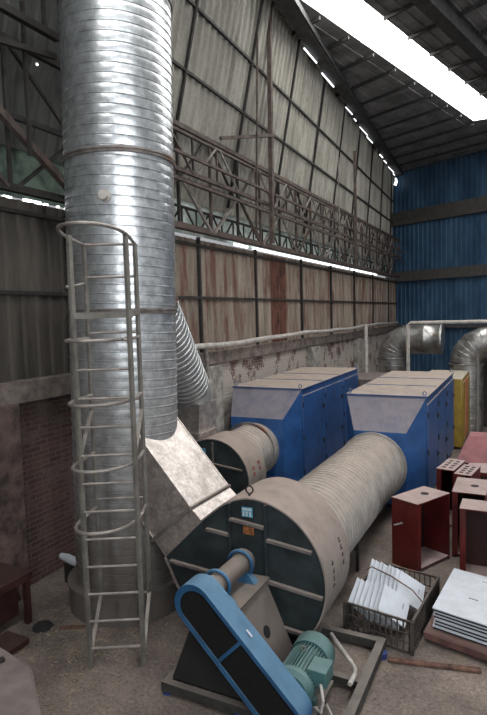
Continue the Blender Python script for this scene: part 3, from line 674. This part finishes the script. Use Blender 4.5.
# ------------------------------------------------------------------ blue cabinets
def cabinet(x0, x1, y0, y1, h, label, hood, nd):
    t = thing('filter_cabinet', ((x0+x1)/2,(y0+y1)/2,0), label, 'cabinet')
    obj('body', bx(B(), (x0,y0,.08), (x1,y1,h)), 'blue', t, .012)
    obj('base_skid', bx(B(), (x0+.03,y0+.05,0), (x1-.03,y1-.05,.08)), 'steeld', t)
    ro = obj('roof_panel', bx(B(), (x0-.015,y0-.015,h), (x1+.03,y1+.015,h+.03)), 'blue', t, .006)
    for q in (1.3,2.5): obj('roof_seam', rod(B(), (x0,y0+q,h+.035), (x1,y0+q,h+.035), .02,.012), 'blue', ro)
    hx0,hx1,hy,hz = hood
    b = B()
    P = [(x0,y0+.01,h),(x1,y0+.01,h),(hx1,hy,hz),(hx0,hy,hz),(x0,y0+.01,.09),(x1,y0+.01,.09),(hx1,hy,.09),(hx0,hy,.09)]
    vs = [b.verts.new(p) for p in P]
    for f in ((0,1,2,3),(3,2,6,7),(0,3,7,4),(1,5,6,2),(7,6,5,4),(0,4,5,1)): b.faces.new([vs[i] for i in f])
    obj('sloping_hood', b, 'blueh', t, sharp=8)
    L = (y1-y0)/nd
    for k in range(nd):
        a = y0+k*L+.03; c = y0+(k+1)*L-.02
        d = obj('door', bx(B(), (x1,a,.14), (x1+.025,c,h-.12)), 'blue', t, .006)
        for z in (.35*h, .74*h):
            hd = B(); bx(hd, (x1+.025,c-.16,z-.05), (x1+.045,c-.11,z+.05)); rod(hd, (x1+.055,c-.135,z), (x1+.055,c-.03,z), .016)
            obj('handle', hd, 'steeld', d)
        hg = B()
        for z in (.25, h*.5, h-.3): tube(hg, [(x1+.03,a+.0,z-.05),(x1+.03,a+.0,z+.05)], .012, 8)
        obj('hinge', hg, 'steeld', d)
    for x,y in ((x1-.03,y0+.03),(x0+.05,y0+.03),(x1-.03,y1-.05)):
        b = B(); tube(b, [Vector((x+math.cos(a)*.03, y, h+.07+math.sin(a)*.035)) for a in [2*PI*k/10 for k in range(11)]], .009, 6)
        obj('lifting_lug', b, 'blue', t)
    return t
cabinet(-2.86,-1.48,9.80,13.75,1.9, 'nearer blue filter cabinet with dusty sloping hood, beside the red frames', (-2.64,-1.75,9.44,1.34), 3)
cabinet(-5.38,-3.88,10.18,14.3,1.9, 'farther blue filter cabinet against the limewashed brick wall', (-5.27,-4.14,9.84,1.36), 3)
# box between cabinets (pale lid) and yellow machine behind
tag(obj('dusty_box', bx(B(), (-5.3,14.6,0), (-3.4,16.4,1.6)), 'cover', None, .02), 'low dusty box seen between and behind the two blue cabinets', 'box')
ym = thing('yellow_machine', (-1.7,15.4,0), 'yellow machine with an orange panel behind the nearer blue cabinet', 'machine')
obj('machine_body', bx(B(), (-2.3,14.2,0.05), (-1.32,16.2,1.72)), 'yellow', ym, .02)
obj('side_panel', bx(B(), (-1.32,14.95,.15), (-1.29,15.45,1.62)), 'orange', ym, label='faded orange side panel')
obj('side_panel', bx(B(), (-1.32,14.3,.15), (-1.30,14.8,1.62)), 'yellow', ym, .01)
obj('side_panel', bx(B(), (-1.32,15.6,.15), (-1.30,16.1,1.62)), 'yellow', ym, .01)
tag(obj('brown_tank', bx(B(), (-1.05,17.2,0), (.8,19.0,2.0)), 'brown', None, .05), 'dark brown steel housing at the right edge behind the grey post', 'housing')

# duct elbows
def elbow(x, y, zt, r, xe, label):
    t = thing('duct_elbow', (x,y,0), label, 'duct')
    R = r*1.25; c = Vector((x+R, y, zt-r-R)); pts = [c+Vector((-math.cos(a)*R,0,math.sin(a)*R)) for a in [PI/2*k/7 for k in range(8)]]
    b = B(); tube(b, pts, r, 36, False); obj('bend', b, 'galve', t)
    obj('riser', ribpipe(B(), [(x,y,0),(x,y,zt-r-R)], r, .22, .012, 36), 'galve', t)
    obj('horizontal_run', ribpipe(B(), [(x+R,y,zt-r),(xe,y,zt-r)], r, .5, .012, 36), 'galve', t)
    for p,d_ in (((x,y,zt-r-R-.05),(0,0,1)),((x+R,y,zt-r),(1,0,0))): obj('flange', lathe(B(), [(0,r),(0,r+.03),(.04,r+.03),(.04,r)], p, d_, 36, cap=False), 'flange', t)
    b = B()
    for k in range(1,7):
        q = pts[k]; a = PI/2*k/7; tube(b, [q+(Vector((-math.cos(a),0,math.sin(a)))*math.cos(u)+Vector((0,1,0))*math.sin(u))*(r+.003) for u in [2*PI*j/30 for j in range(31)]], .01, 5)
    obj('segment_seam', b, 'galve', t)
    return t
elbow(-3.62,17.4,2.95,.44,-2.15,'left galvanised duct elbow in front of the blue wall')
elbow(-1.42,16.6,2.88,.44,1.6,'right galvanised duct elbow cut by the right edge of the photo')

# ------------------------------------------------------------------ red frames on the right
def red_frame(x, y, w, d, h, rot, label, holes=1, front=True):
    t = thing('red_cabinet_frame', (x,y,0), label, 'frame', 'red cabinet frames'); O = ORG[t.name]
    T = .02
    def P(lo,hi): return bx(B(), Vector(lo)+O, Vector(hi)+O)
    obj('side_panel', P((0,0,0),(T,d,h)), 'red', t); obj('side_panel', P((w-T,0,0),(w,d,h)), 'red', t)
    obj('back_panel', P((T,d-T,0),(w-T,d,h)), 'redin', t)
    obj('bottom_panel', P((T,0,.03),(w-T,d-T,.05)), 'red', t)
    top = obj('top_panel', P((-.005,-.005,h),(w+.005,d+.005,h+.015)), 'red', t)
    if front: obj('front_lip', P((T,0,.05),(T+.05,.015,h)), 'red', t)
    if holes == 1: obj('cable_hole', lathe(B(), [(0,.055),(.003,.055)], O+Vector((w*.62,d*.5,h+.015)), seg=20), 'black', top)
    else:
        for i in range(2):
            for j in range(4): obj('cable_hole', lathe(B(), [(0,.033),(.003,.033)], O+Vector((w*(.3+.4*i),d*(.2+.2*j),h+.015)), seg=14), 'black', top)
    t.rotation_euler = (0,0,math.radians(rot)); return t

red_frame(-1.20,7.22,.70,.41,.90,63,'open oxide-red cabinet frame nearest the white panels and the big horizontal duct')
red_frame(-.70,7.28,.70,.40,.90,0,'oxide-red cabinet frame cut off by the right edge, behind the stacked white panels')
red_frame(-.86,7.93,.42,.72,.90,0,'oxide-red cabinet frame with a pale dusty top standing behind the two open ones')
red_frame(-1.21,9.02,.26,.68,.90,-9,'narrow red frame with rows of round holes in its top, closest to the blue cabinet',2)
red_frame(-.93,8.82,.24,.60,.90,-9,'narrow red frame with rows of round holes in its top, right of its twin',2)
c = [o for o in COL.objects if o.get('category')=='frame'][0]
obj('clip', rod(B(), (-1.50,7.36,.68), (-1.40,7.30,.70), .03, .012), 'steell', c, label='small pale clip')
hp = thing('sheet_hopper', (-.6,11.3,0), 'pink primed sheet-metal hopper beyond the red frames at the right edge', 'hopper')
b = B(); hexa(b, [(-1.12,10.9,.55),(.2,10.9,.55),(.2,11.9,.55),(-1.12,11.9,.55)], [(-.92,11.2,1.0),(.0,11.2,1.0),(.0,11.6,1.0),(-.92,11.6,1.0)]); obj('hopper_body', b, 'pink', hp)
obj('hopper_base', bx(B(), (-1.1,10.92,0), (.18,11.88,.55)), 'redin', hp)
b = B(); hexa(b, [(-.95,9.9,.62),(.1,9.8,.62),(.1,10.5,.62),(-.85,10.5,.62)], [(-.95,9.9,.66),(.1,9.8,.72),(.1,10.5,.74),(-.85,10.5,.66)])
rs = thing('folded_red_sheet', (-.4,10.2,0), 'folded dark red sheet piece resting behind the narrow frames', 'sheet metal')
obj('sheet_top', b, 'red', rs); obj('sheet_legs', bx(B(), (-.88,9.98,0), (.05,10.45,.63)), 'redin', rs)

# ------------------------------------------------------------------ crate of white plates
cr = thing('steel_crate', (-1.3,6.0,0), 'rusty openwork steel crate full of white plates on the floor', 'crate')
E1 = Vector((.715,-.125,0)); E2 = Vector((.10,1.08,0)); O = Vector((-1.675,5.56,0)); HT = .33
def cp(u,v,z): return O+E1*u+E2*v+Vector((0,0,z))
b = B()
for z in (.02,HT):
    q = [cp(0,0,z),cp(1,0,z),cp(1,1,z),cp(0,1,z)]
    for i in range(4): rod(b, q[i], q[(i+1)%4], .02, .02)
for u,v in ((0,0),(1,0),(1,1),(0,1)): rod(b, cp(u,v,0), cp(u,v,HT+.01), .035)
obj('crate_frame', b, 'crate', cr)
b = B()
for i in range(5): rod(b, cp((i+.5)/5,0,.02), cp((i+.5)/5,1,.02), .06,.006)
obj('crate_floor', b, 'crate', cr)
for side in range(4):
    b = B()
    n = 12 if side%2==0 else 16
    for i in range(n):
        t = (i+.5)/n; t2 = t
        p,q = {0:((t,0),(t2,0)),1:((1,t),(1,t2)),2:((t,1),(t2,1)),3:((0,t),(0,t2))}[side]
        d_ = E1 if side%2==0 else E2
        rod(b, cp(*p,.03), cp(*q,HT-.01), .02, .008, d_)
    for z in (.11,.2): 
        q = [(0,0),(1,0),(1,1),(0,1)]; rod(b, cp(*q[side],z), cp(*q[(side+1)%4],z), .006, .014)
    obj('slatted_side', b, 'crate', cr)
def plate_mesh():
    b = B(); bx(b, (-.155,-.006,0), (.155,.006,.30)); return b
def place_matrix(pos, yawd, tilt, roll): return None
PW = .011
def make_plate(label, group):
    t = thing('white_plate', (0,0,0), label, 'plate', group)
    obj('plate_face', bx(B(), (-.17,-.16,-.001), (.17,.16,.010)), 'white', t)
    obj('foam_core', bx(B(), (-.165,-.155,-.006), (.165,.155,-.001)), 'foam', t)
    b = B()
    for k in range(6): bx(b, (.02+k*.011,-.10,.0101), (.027+k*.011,-.088,.0106))
    obj('print_mark', b, 'beam', t)
    return t
from mathutils import Euler
proto = make_plate('white plate standing in the front row of the crate, tilted corner up','plates in the front row of the crate')
def orient(o, c, nrm, spin):
    nrm = Vector(nrm).normalized(); z = Vector((0,0,1)); s_ = z.cross(nrm).normalized(); t_ = nrm.cross(s_)
    R3 = Matrix((s_, t_, nrm)).transposed() @ Matrix.Rotation(math.radians(spin), 3, 'Z')
    o.rotation_euler = R3.to_euler(); o.location = c
first = True
for k in range(7):
    lab = 'white plate leaning in the front row of the crate' if k < 6 else 'front-row white plate lying fully exposed at the right end of the crate'
    o = proto if first else dup(proto, (0,0,0)); first = False
    o['label'] = lab
    orient(o, cp(.17+.077*k, .24, .275+(.03 if k==6 else 0)), (.72,-.40,.70 if k<6 else .9), 38+rg.uniform(-3,3))
    if k == 6: del o['group']
for k in range(8):
    o = dup(proto, (0,0,0)); o['label'] = 'white plate leaning in the back row of the crate'; o['group'] = 'plates in the back row of the crate'
    if k == 7: o['label'] = 'back-row white plate lying fully exposed at the right end of the crate'; del o['group']
    orient(o, cp(.20+.075*k, .68-.012*k, .31), (.72,-.38,.68 if k<7 else .85), 40+rg.uniform(-3,3))
tag(obj('binding_strap', tube(B(), [cp(.0,.62,.40),cp(.1,.6,.47),cp(.45,.56,.44),cp(.8,.5,.38),cp(.98,.45,.30)], .007, 6), 'bar'), 'thin brown strap over the back row of plates in the crate', 'strap')

# ------------------------------------------------------------------ stacked white panels on a pallet
pl = thing('steel_pallet', (-.4,6.3,0), 'low red-brown steel pallet under the stacked white panels', 'pallet')
a_ = math.radians(-14)
def pp(u,v,z): 
    return Vector((-.83+u*math.cos(a_)-v*math.sin(a_)*.0+v*.10, 5.80+u*math.sin(a_)+v*1.0, z))
def slab(b, u0,u1,v0,v1,z0,z1): hexa(b, [pp(u0,v0,z0),pp(u1,v0,z0),pp(u1,v1,z0),pp(u0,v1,z0)], [pp(u0,v0,z1),pp(u1,v0,z1),pp(u1,v1,z1),pp(u0,v1,z1)]); return b
obj('deck', slab(B(), -.05,1.0,-.10,1.15,.09,.115), 'palletm', pl)
for u in (.15,.45,.8):
    for v in (-.06,1.0): obj('foot', slab(B(), u-.04,u+.04,v,v+.08,0,.09), 'palletm', pl)
obj('edge_channel', slab(B(), -.05,1.0,-.12,-.09,.05,.115), 'palletm', pl)
NP = 6
for k in range(NP):
    z = .116+.038*k; du = .004*((k*37)%5-2); dvv = .004*((k*23)%5-2)
    names = ['lowest','second from the bottom','third from the bottom','third from the top','second from the top','topmost']
    t = thing('coated_sheet', pp(0,0,z), 'large white panel, %s of the stack on the pallet' % names[k], 'panel', 'white panels stacked on the pallet')
    obj('panel_face', slab(B(), .02+du,.80+du,.0+dvv,1.02+dvv,z+.024,z+.036), 'white', t)
    obj('foam_core', slab(B(), .028+du,.79+du,.012+dvv,1.01+dvv,z,z+.024), 'foam', t)
    if k == NP-1:
        b = B()
        for r in range(7): slab(b, .30+r*.014,.31+r*.014,.40,.425,z+.036,z+.0365); slab(b, .36+r*.012,.368+r*.012,.86,.875,z+.036,z+.0365)
        obj('print_mark', b, 'beam', t)
tag(obj('rusty_bar', rod(B(), (-1.15,5.24,.02), (-.33,5.42,.02), .055, .035), 'bar', None, .01), 'rusted flat bar lying on the floor before the white panels', 'bar')

# ------------------------------------------------------------------ left foreground
rm = thing('old_red_machine', (-5.1,4.1,0), 'old rusty red machine table at the left edge', 'machine')
obj('table_top', bx(B(), (-5.43,3.6,.50), (-4.92,4.36,.60)), 'redold', rm, .01)
obj('column', bx(B(), (-5.3,3.75,.1), (-5.05,4.25,.5)), 'redold', rm, .01)
for x,y in ((-5.38,3.66),(-4.97,3.66),(-4.97,4.30),(-5.38,4.30)): obj('leg', rod(B(), (x,y,0), (x,y,.5), .06), 'redold', rm)
obj('foot_plate', bx(B(), (-4.95,3.35,.02), (-4.62,4.0,.08)), 'redold', rm, .01)
obj('top_casting', lathe(B(), [(0,.12),(.08,.12),(.10,.07),(.16,.06)], (-5.2,4.0,.62), seg=24), 'redold', rm)
gc = thing('grey_casing', (-3.6,2.6,0), 'dusty grey-brown bolted casing in the lower left corner', 'machine cover')
b = B(); hexa(b, [(-4.4,1.6,.0),(-2.5,1.6,.0),(-3.3,2.75,.0),(-4.4,2.95,.0)], [(-4.3,1.6,.95),(-2.3,2.12,.88),(-3.20,2.78,.88),(-4.3,2.95,.93)]); obj('casing_body', b, 'cover', gc, .03)
b = B(); hexa(b, [(-4.2,1.6,.90),(-2.75,1.95,.88),(-3.30,2.45,.88),(-4.2,2.6,.90)], [(-4.2,1.6,.99),(-2.8,1.95,.94),(-3.34,2.41,.93),(-4.2,2.56,.97)]); obj('cover_plate', b, 'cover', gc, .01)
for x,y in ((-3.42,2.70),(-3.50,2.66),(-3.48,2.60)): obj('bolt', lathe(B(), [(0,.022),(.02,.022),(.02,.012),(.035,.012)], (x,y,.90), seg=8), 'steeld', gc)
b = B(); tube(b, [(-5.42,5.28,.3),(-5.30,5.26,.3),(-5.14,5.22,.3),(-5.06,5.2,.29)], [.04,.055,.055,.04], 14)
wp = thing('white_roll', (-5.24,5.24,0), 'small white wrapped roll on a dark stub behind the stack base, left of the ladder', 'roll')
obj('roll', b, 'white', wp); obj('stub', bx(B(), (-5.3,5.2,0), (-5.18,5.3,.25)), 'steeld', wp)

b = B(); rl = random.Random(11)
for k in range(520):
    if k < 380: x,y = rl.gauss(-4.15,.45), rl.gauss(4.0,.55)
    else: x,y = rl.uniform(-5,-1), rl.uniform(3,7)
    if (x-SX)**2+(y-SY)**2 < .6 or x < -5.4 or (-2.95 < x < -1.2 and y < 5.7): continue
    a = rl.uniform(0,PI); l = rl.uniform(.01,.05); dd = Vector((math.cos(a)*l,math.sin(a)*l,0)); p = Vector((x,y,.004))
    rod(b, p-dd, p+dd, rl.uniform(.004,.012), .004)
o = tag(obj('floor_litter', b, 'litter'), 'pale straw-coloured scraps scattered on the floor around the ladder foot', 'litter'); o['kind'] = 'stuff'
tag(obj('steel_offcut', rod(B(), (-4.55,4.35,.015), (-4.3,4.48,.015), .04, .02), 'bar'), 'small brown offcut lying on the floor left of the ladder', 'offcut')
tag(obj('dark_rag', lathe(B(), [(0,.12),(.03,.1),(.05,.03)], (-4.75,4.3,0), seg=9), 'black'), 'small dark rag on the floor by the old red machine', 'rag')

# ------------------------------------------------------------------ camera
F_ = 560.; yaw = math.radians(26.7); pit = math.radians(4.4); rho = math.radians(-1.6)
fwd = Vector((-math.sin(yaw)*math.cos(pit), math.cos(yaw)*math.cos(pit), -math.sin(pit)))
r_ = Vector((math.cos(yaw), math.sin(yaw), 0)); u_ = r_.cross(fwd)
Rv = r_*math.cos(rho)+u_*math.sin(rho); Uv = u_*math.cos(rho)-r_*math.sin(rho)
cam = bpy.data.cameras.new('camera'); cam.sensor_fit = 'AUTO'; cam.sensor_width = 36; cam.lens = F_/715*36; cam.clip_end = 200
co = bpy.data.objects.new('camera', cam); COL.objects.link(co)
M4 = Matrix((Rv, Uv, -fwd)).transposed().to_4x4(); M4.translation = Vector((0,0,3.4)); co.matrix_world = M4
SC.camera = co

# ------------------------------------------------------------------ light
w = bpy.data.worlds.new('world'); SC.world = w; w.use_nodes = True
bg = w.node_tree.nodes['Background']; bg.inputs[0].default_value = (.95,.96,1.,1); bg.inputs[1].default_value = .38
def area(name, loc, target, sx, sy, power, col=(1,1,1)):
    l = bpy.data.lights.new(name, 'AREA'); l.shape = 'RECTANGLE'; l.size = sx; l.size_y = sy; l.energy = power; l.color = col
    o = bpy.data.objects.new(name, l); COL.objects.link(o); o.location = loc
    o.rotation_euler = (Vector(target)-Vector(loc)).to_track_quat('-Z','Y').to_euler(); return o
area('added_strip_light', (5.5,-6.5,6.0), (-4,5,3.5), .8, 7, 360, (.95,.98,1))  # two unseen strips added behind the camera for upright highlights on the stack
area('added_strip_light', (8.6,-3.2,6.0), (-4,5,3.5), .8, 7, 420, (.95,.98,1))
SC.view_settings.view_transform = 'Standard'; SC.view_settings.look = 'None'; SC.view_settings.gamma = 1
SC.view_settings.use_curve_mapping = False
SC.view_settings.exposure = 0.12
